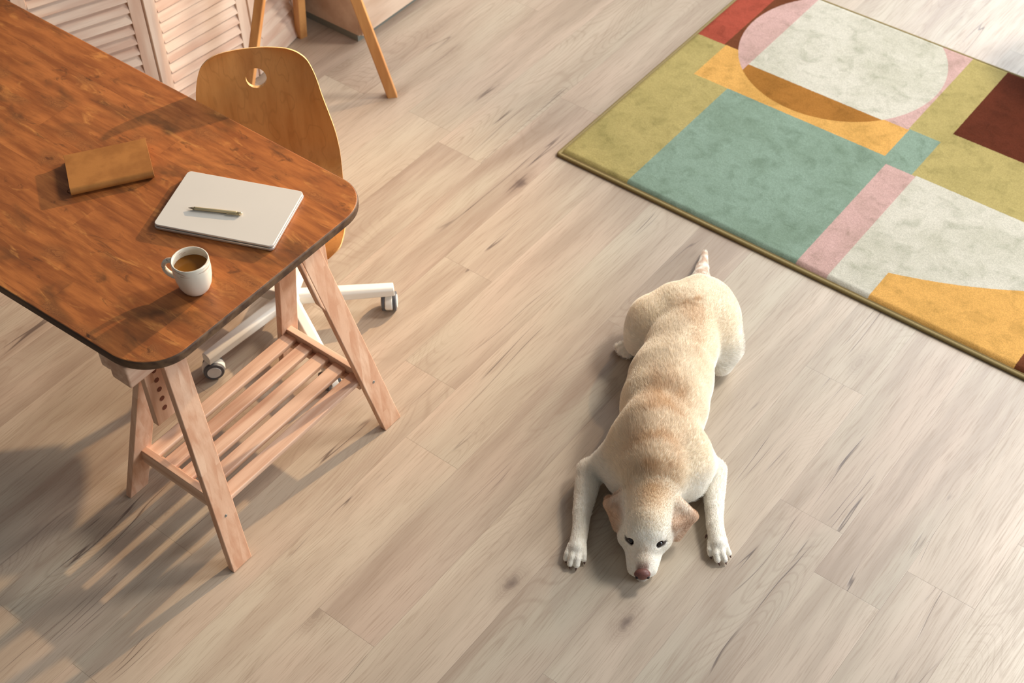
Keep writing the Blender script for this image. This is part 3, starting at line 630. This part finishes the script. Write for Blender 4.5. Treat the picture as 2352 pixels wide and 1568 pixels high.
MK = {'eyeL': (-0.0195, 0.0824, 0.0845), 'eyeLo': (-0.0252, 0.0881, 0.085), 'eyeLi': (-0.0118, 0.0726, 0.083), 'eyeRo': (0.0567, 0.0775, 0.085), 'eyeRi': (0.0407, 0.0684, 0.083), 'eyeR': (0.0488, 0.0723, 0.0845), 'nose': (0.0037, 0.0047, 0.052), 'noseb': (0.0044, -0.0009, 0.03), 'occ': (0.0256, 0.1271, 0.14), 'stop': (0.0106, 0.064, 0.09), 'muz': (0.0056, 0.0235, 0.07), 'neck': (0.0372, 0.2055, 0.2), 'with_': (0.0513, 0.3049, 0.24), 'mid': (0.0914, 0.4473, 0.25), 'rump': (0.2004, 0.8099, 0.23), 'tailt': (0.2729, 1.2136, 0.014), 'tailb': (0.2405, 1.0094, 0.12)}
CL = [
    ((-0.1918, 0.076, 0.01), (-0.1928, 0.0666, 0.005), 0.0042),
    ((-0.1816, 0.0566, 0.011), (-0.1825, 0.0472, 0.005), 0.0042),
    ((-0.1646, 0.0523, 0.011), (-0.167, 0.0427, 0.005), 0.0042),
    ((-0.1441, 0.0705, 0.01), (-0.1423, 0.0615, 0.005), 0.0042),
    ((0.19, 0.0827, 0.01), (0.1918, 0.0736, 0.005), 0.0042),
    ((0.2096, 0.0623, 0.011), (0.2122, 0.0526, 0.005), 0.0042),
    ((0.2278, 0.0646, 0.011), (0.2297, 0.0555, 0.005), 0.0042),
    ((0.2408, 0.0861, 0.01), (0.2441, 0.0772, 0.005), 0.0042),
    ((-0.021, 0.8367, 0.01), (-0.028, 0.8358, 0.004), 0.0042),
    ((-0.0176, 0.815, 0.01), (-0.0236, 0.8121, 0.004), 0.0042),
    ((-0.0054, 0.803, 0.01), (-0.0091, 0.7983, 0.004), 0.0042),
    ((0.0092, 0.8005, 0.01), (0.0078, 0.7939, 0.004), 0.0042),
    ((-0.1412, 0.1165, 0.022), (-0.1361, 0.115, 0.012), 0.0042),
    ((0.185, 0.1398, 0.022), (0.1806, 0.1356, 0.012), 0.0042),
]
def smin(a, b, k):
    h = np.maximum(k-np.abs(a-b), 0)/k; return np.minimum(a, b)-h*h*k*.25
def rcone(P, a, b, r1, r2):
    a = np.array(a); b = np.array(b); ba = b-a; l2 = ba@ba; h = np.clip(((P-a)@ba)/l2, 0, 1)
    return np.linalg.norm(P-(a+h[..., None]*ba), axis=-1)-(r1+(r2-r1)*h)
def ellip(P, c, rad, yp):
    t = math.radians(yp[0]); q = P-np.array(c); x = q[..., 0]*math.cos(t)+q[..., 1]*math.sin(t); y = -q[..., 0]*math.sin(t)+q[..., 1]*math.cos(t)
    q = np.stack([x, y, q[..., 2]], -1); r = np.array(rad); k0 = np.linalg.norm(q/r, axis=-1); k1 = np.linalg.norm(q/(r*r), axis=-1)+1e-9
    return k0*(k0-1)/k1
def trid(P, a, b, c):
    a, b, c = map(np.array, (a, b, c)); n = np.cross(b-a, a-c); d2 = lambda v: (v*v).sum(-1)
    def seg(p0, p1):
        e = p1-p0; h = np.clip(((P-p0)@e)/(e@e), 0, 1); return d2(P-p0-h[..., None]*e)
    s = sum(np.sign((P-p)@np.cross(e, n)) for p, e in ((a, b-a), (b, c-b), (c, a-c)))
    return np.sqrt(np.where(s < 2, np.minimum(np.minimum(seg(a, b), seg(b, c)), seg(c, a)), ((P-a)@n)**2/(n@n)))
def field(X, Y, Z, vox):
    D = np.full((len(X), len(Y), len(Z)), .2, np.float32)
    def blend(lo, hi, k, fn):
        m = k+.02; s = []
        for ax, l, h in ((X, lo[0], hi[0]), (Y, lo[1], hi[1]), (Z, lo[2], hi[2])):
            i0 = int(np.searchsorted(ax, l-m)); i1 = int(np.searchsorted(ax, h+m)); s.append(slice(i0, i1))
        if any(q.stop <= q.start for q in s): return
        P = np.stack(np.meshgrid(X[s[0]], Y[s[1]], Z[s[2]], indexing='ij'), -1)
        D[s[0], s[1], s[2]] = smin(D[s[0], s[1], s[2]], fn(P), k)
    for p in PR:
        if p[0] == 'C':
            _, a, b, r1, r2, k = p; r = max(r1, r2)
            blend([min(a[i], b[i])-r for i in range(3)], [max(a[i], b[i])+r for i in range(3)], k, lambda P: rcone(P, a, b, r1, r2))
        else:
            _, c, rad, yp, k = p; r = max(rad)
            blend([c[i]-r for i in range(3)], [c[i]+r for i in range(3)], k, lambda P: ellip(P, c, rad, yp))
    for a, b, c, r, k in TR:
        blend([min(q)-r for q in zip(a, b, c)], [max(q)+r for q in zip(a, b, c)], k, lambda P: trid(P, a, b, c)-r)
    # eye sockets are pressed in
    def carve(c, r, k):
        m = r+k+.01; s = [slice(int(np.searchsorted(ax, v-m)), int(np.searchsorted(ax, v+m))) for ax, v in zip((X, Y, Z), c)]
        P = np.stack(np.meshgrid(X[s[0]], Y[s[1]], Z[s[2]], indexing='ij'), -1); d = -(np.linalg.norm(P-np.array(c), axis=-1)-r)
        D[s[0], s[1], s[2]] = -smin(-D[s[0], s[1], s[2]], -d, k)
    for e in ('eyeL', 'eyeR'): c = MK[e]; carve((c[0], c[1]-.006, c[2]+.006), .0105, .008)
    return np.maximum(D, -(Z[None, None, :]-.0008))
def surface_nets(X, Y, Z, D):
    ins = D < 0; nx, ny, nz = D.shape; c = (slice(0, -1), slice(1, None))
    cnt = np.zeros((nx-1, ny-1, nz-1), np.int8)
    for i in c:
        for j in c:
            for k in c: cnt += ins[i, j, k]
    act = (cnt > 0) & (cnt < 8); idx = -np.ones(act.shape, np.int64); idx[act] = np.arange(act.sum()); I = np.argwhere(act)
    pos = np.zeros((len(I), 3)); num = np.zeros(len(I)); off = [(i, j, k) for i in (0, 1) for j in (0, 1) for k in (0, 1)]
    val = {o: D[I[:, 0]+o[0], I[:, 1]+o[1], I[:, 2]+o[2]] for o in off}
    for o in off:
        for ax in range(3):
            if o[ax]: continue
            p = list(o); p[ax] = 1; p = tuple(p); a, b = val[o], val[p]; m = (a < 0) != (b < 0)
            t = np.where(m, a/np.where(m, a-b, 1), 0); q = np.repeat(np.array(o, float)[None], len(I), 0); q[:, ax] += t
            pos[m] += q[m]; num[m] += 1
    pos = pos/num[:, None]+I; h = X[1]-X[0]
    V = np.stack([X[0]+pos[:, 0]*h, Y[0]+pos[:, 1]*h, Z[0]+pos[:, 2]*h], -1); F = []
    for ax in range(3):
        s0 = [slice(None)]*3; s1 = [slice(None)]*3; s0[ax] = slice(0, -1); s1[ax] = slice(1, None)
        a, b = ins[tuple(s0)], ins[tuple(s1)]
        for flip, m in ((False, a & ~b), (True, ~a & b)):
            E = np.argwhere(m); u, v = [(1, 2), (2, 0), (0, 1)][ax]
            ok = (E[:, u] > 0) & (E[:, v] > 0) & (E[:, u] < D.shape[u]-1) & (E[:, v] < D.shape[v]-1); E = E[ok]
            def ix(du, dv): Q = E.copy(); Q[:, u] -= du; Q[:, v] -= dv; return idx[Q[:, 0], Q[:, 1], Q[:, 2]]
            q = np.stack([ix(1, 1), ix(0, 1), ix(0, 0), ix(1, 0)], -1); F.append(q[:, ::-1] if flip else q)
    return V, np.concatenate(F)
VOX = .0032
gx = np.arange(-.30, .34, VOX); gy = np.arange(-.16, 1.34, VOX); gz = np.arange(-.006, .29, VOX)
Dg = field(gx, gy, gz, VOX); V, F = surface_nets(gx, gy, gz, Dg)
me = bpy.data.meshes.new('dog'); me.from_pydata(V.tolist(), [], F.tolist()); me.update()
def hsh(n, V, f):   # cheap smooth value noise for coat variation
    P = V*f+n*7.3; i = np.floor(P).astype(np.int64); t = P-i; t = t*t*(3-2*t); r = 0
    for a in (0, 1):
        for b in (0, 1):
            for c in (0, 1):
                q = i+np.array([a, b, c]); hh = np.sin(q[:, 0]*127.1+q[:, 1]*311.7+q[:, 2]*74.7+n)*43758.5453; hh -= np.floor(hh)
                r = r+hh*(t[:, 0] if a else 1-t[:, 0])*(t[:, 1] if b else 1-t[:, 1])*(t[:, 2] if c else 1-t[:, 2])
    return r
CREAM = np.array(srgb(250, 235, 210)[:3]); TAN = np.array(srgb(216, 174, 126)[:3]); WHITE = np.array(srgb(252, 247, 236)[:3]); EAR = np.array(srgb(212, 174, 142)[:3]); DARK = np.array(srgb(62, 44, 36)[:3])
def dist(V, p): return np.linalg.norm(V-np.array(p), axis=1)
def segd(V, p, q):
    p, q = np.array(p), np.array(q); h = np.clip(((V-p)@(q-p))/((q-p)@(q-p)), 0, 1); return np.linalg.norm(V-(p+h[:, None]*(q-p)), axis=1)
def sstep(x, a, b): t = np.clip((x-a)/(b-a), 0, 1); return t*t*(3-2*t)
def coat(V):
    n1 = hsh(1, V, 14); n2 = .6*hsh(2, V*np.array([.45, 2.0, .8]), 16)+.4*hsh(4, V*np.array([1, 1, 1]), 45); n3 = hsh(3, V, 60)
    col = np.repeat(CREAM[None], len(V), 0)
    def mixin(c, f): nonlocal col; f = np.clip(f, 0, 1)[:, None]; col = col*(1-f)+c*f
    mixin(WHITE, sstep(.175-V[:, 2], 0, .07)*.85)
    # warm saddle over neck and shoulders, broken into bands by skin folds
    d = np.minimum(segd(V, MK['neck'], MK['with_']), segd(V, MK['with_'], MK['mid']))
    mixin(TAN, sstep(-d, -.12, -.01)*(.30+.50*sstep(n2, .35, .70)))
    d = segd(V, MK['mid'], MK['rump']); mixin(TAN, sstep(-d, -.10, -.0)*(.12+.45*sstep(n1, .5, .75)))
    mixin(TAN, sstep(-dist(V, MK['rump']), -.07, 0)*sstep(n3, .5, .75)*.7)
    mixin(EAR, sstep(-segd(V, MK['tailb'], MK['tailt']), -.04, -.01)*sstep(n3, .35, .6)*.75)
    mixin(TAN, sstep(-segd(V, MK['occ'], MK['neck']), -.055, -.0)*(.3+.3*n2))
    mixin(TAN, sstep(-segd(V, MK['occ'], MK['stop']), -.013, -.0)*.6)  # forehead furrow: its crease shade is put into the coat as darker tan
    mixin(TAN, sstep(-segd(V, MK['stop'], MK['muz']), -.03, -.006)*.35)
    # ears
    for tri in TR: mixin(EAR, sstep(-trid(V, *tri[:3]), -.026, -.010)*(.50+.3*n1)*sstep(np.abs(V[:, 0]-.5*(MK['eyeL'][0]+MK['eyeR'][0])), .045, .072))
    for e in ('eyeL', 'eyeR'):
        mixin(DARK, sstep(-segd(V, MK[e+'o'], MK[e+'i']), -.0150, -.0105)*.96)
    mixin(DARK, sstep(-dist(V, MK['noseb']), -.028, -.018)*.5)
    mixin(np.array(srgb(136, 84, 68)[:3]), sstep(-segd(V, MK['nose'], MK['muz']), -.022, -.010)*sstep(-V[:, 1]+MK['muz'][1], -.006, .016)*.85)
    # gaps between the toes
    return col
ca = me.color_attributes.new('coat', 'FLOAT_COLOR', 'POINT'); cc = np.ones((len(V), 4), np.float32); cc[:, :3] = coat(V); ca.data.foreach_set('color', cc.ravel())
s = N('dog_skin_and_fur'); at = s.n('ShaderNodeAttribute'); at.attribute_name = 'coat'
co = s.sep(s.coord()); fu = s.noise(s.com(s.math('MULTIPLY', co[0], 520.), s.math('MULTIPLY', co[1], 120.), s.math('MULTIPLY', co[2], 300.)), 1., 3, .6, .6)
cl = s.noise(s.com(s.math('MULTIPLY', co[0], 150.), s.math('MULTIPLY', co[1], 45.), s.math('MULTIPLY', co[2], 90.)), 1., 3, .6, 1.)
col = s.mix(1., at.outputs['Color'], s.mix(s.ramp(s.math('ADD', s.math('MULTIPLY', fu, .5), s.math('MULTIPLY', cl, .5)), .35, .65), (.90, .87, .82, 1), (1.04, 1.04, 1.04, 1)), 'MULTIPLY')
s.bump(s.math('ADD', fu, s.math('MULTIPLY', cl, 2.)), .45, .0016); s.b.inputs['Sheen Weight'].default_value = .2; s.b.inputs['Sheen Roughness'].default_value = .5
s.b.inputs['Subsurface Weight'].default_value = .08; s.b.inputs['Subsurface Radius'].default_value = (.02, .01, .006); s.b.inputs['Subsurface Scale'].default_value = .5
dogm = s.out(col, .75, .25)
dog = link('dog', me, dogm, smooth=True); dog.location = DO; dog.rotation_euler = (0, 0, DYAW)
tag(dog, 'pale yellow labrador lying flat on the floor with chin down between its front paws', 'dog')
# eyes
eyem = plain('dark_eye', srgb(30, 18, 12), .06, spec=.8, var=0)
for e in ('eyeL', 'eyeR'):
    bm = bmesh.new(); bmesh.ops.create_uvsphere(bm, u_segments=28, v_segments=18, radius=.0126); bmesh.ops.translate(bm, verts=bm.verts, vec=(MK[e][0], MK[e][1]+.0025, MK[e][2]-.003)); obj('eye', bm, eyem, dog, smooth=True)
# nose
nz = N('liver_nose'); nv = nz.coord(); nf = nz.noise(nv, 700., 3, .6); nz.bump(nf, .5, .0006)
nz = nz.out(nz.mix(nz.ramp(nf, .3, .7), srgb(132, 84, 74), srgb(100, 60, 54)), .45, .5)
bm = bmesh.new(); nc = Vector(MK['nose'])
bmesh.ops.create_uvsphere(bm, u_segments=32, v_segments=20, radius=1)
for v in bm.verts:
    x, y, z = v.co; wdt = .0215*(1-.30*max(0, -z)); v.co = Vector((x*wdt, y*.014, z*.0165))
    v.co += Vector((nc.x, nc.y-.0035, nc.z-.0055))
nose = obj('nose', bm, nz, dog, smooth=True)
nh = plain('nostril_dark', srgb(36, 20, 18), .6)
for sx in (-1, 1):
    bm = bmesh.new(); bmesh.ops.create_uvsphere(bm, u_segments=16, v_segments=10, radius=.0050, matrix=Matrix.Translation((nc.x+sx*.0140, nc.y-.0120, nc.z-.0070)) @ Matrix.Diagonal((1.0, .9, 1.0, 1))); obj('nostril', bm, nh, nose, smooth=True)
clm = plain('claw_horn', srgb(96, 66, 54), .4)
for a, b, r in CL:
    bm = bmesh.new(); a = Vector(a); b = Vector(b); m = (a+b)/2+Vector((0, 0, .001)); tube(bm, [a, m, b], [r*.8, r*.7, r*.2], 10); obj('claw', bm, clm, dog, smooth=True)

# short coat of hair
def make_fur(count, seed):
    rg = np.random.default_rng(seed); Fv = V[F]; e1 = Fv[:, 1]-Fv[:, 0]; e2 = Fv[:, 3]-Fv[:, 0]; nrm = np.cross(Fv[:, 2]-Fv[:, 0], Fv[:, 3]-Fv[:, 1]); ar = np.linalg.norm(nrm, axis=1)/2; nrm = nrm/(2*ar[:, None]+1e-12)
    ctr = Fv.mean(1); wgt = ar*(ctr[:, 2] > .006)
    for e in ('eyeL', 'eyeR'): wgt = wgt*(segd(ctr, MK[e+'o'], MK[e+'i']) > .0102)*(dist(ctr, MK[e]) > .0136)
    wgt = wgt*(dist(ctr, (MK['nose'][0], MK['nose'][1], MK['nose'][2]-.007)) > .0185)
    pick = rg.choice(len(F), count, p=wgt/wgt.sum()); uu = rg.random((count, 2)); root = Fv[pick, 0]+uu[:, :1]*e1[pick]+uu[:, 1:]*e2[pick]; n = nrm[pick]
    flow = np.repeat(np.array([[0., 1., -.15]]), count, 0); flow[:, 0] += (root[:, 0]-.0)*1.6
    ja = rg.normal(0, .022, count); legs = (root[:, 1]+ja < .27) & (np.abs(root[:, 0]-.01)+ja*.6 > .112); flow[legs] = (0, -1, -.2)
    head = (root[:, 1] < .235) & ~legs
    he = root[head]; f = he-np.array([MK['nose'][0], MK['nose'][1]-.02, .02]); flow[head] = f/np.linalg.norm(f, axis=1)[:, None]
    ln = np.full(count, .0125); ln[head] = .0055; ln[legs] = .0065; hb = (root[:, 1] > .20) & (root[:, 1] < .62) & ~legs; ln[hb] = .0165
    muzz = head & (root[:, 1] < .075); ln[muzz] = .0025; ln[root[:, 2] < .05] *= .8; ln[legs & (root[:, 1] < .12)] = .0022; ln[(root[:, 1] > .5) & (root[:, 2] < .034) & (root[:, 0] < -.09)] = .0022
    for tri in TR: ln[trid(root, *tri[:3]) < .009] = .005
    ln *= rg.uniform(.7, 1.15, count)
    jit = (np.stack([hsh(11, root, 26), hsh(12, root, 26), hsh(13, root, 26)], -1)-.5)*.9
    flow = flow+jit+rg.normal(0, .12, (count, 3)); flow -= (flow*n).sum(1)[:, None]*n; flow /= np.linalg.norm(flow, axis=1)[:, None]+1e-9
    K = 4; t = np.linspace(0, 1, K); lift = .32
    P = root[:, None]+ln[:, None, None]*(flow[:, None]*t[None, :, None]*.95+n[:, None]*(lift*np.sin(t*1.9)[None, :, None])-n[:, None]*.0006/.012)
    P[..., 2] = np.maximum(P[..., 2], .001)
    hc = bpy.data.hair_curves.new('fur'); hc.add_curves([K]*count); hc.attributes['position'].data.foreach_set('vector', P.reshape(-1).astype(np.float32))
    ra = hc.attributes.get('radius') or hc.attributes.new('radius', 'FLOAT', 'POINT'); r0 = np.tile(np.array([.00024, .00022, .00016, .00004], np.float32), count); ra.data.foreach_set('value', r0)
    c4 = np.ones((count, 4), np.float32); c4[:, :3] = coat(root)*rg.uniform(.92, 1.12, (count, 1)); at = hc.attributes.new('coat', 'FLOAT_COLOR', 'CURVE'); at.data.foreach_set('color', c4.ravel())
    return hc
fs = N('fur_hair'); a2 = fs.n('ShaderNodeAttribute'); a2.attribute_name = 'coat'; fs.b.inputs['Sheen Weight'].default_value = .1; furm = fs.out(a2.outputs['Color'], .75, .12)
hc = make_fur(170000, 5); hc.materials.append(furm); fur = bpy.data.objects.new('fur', hc); C.objects.link(fur); fur.parent = dog; fur['kind'] = 'stuff'
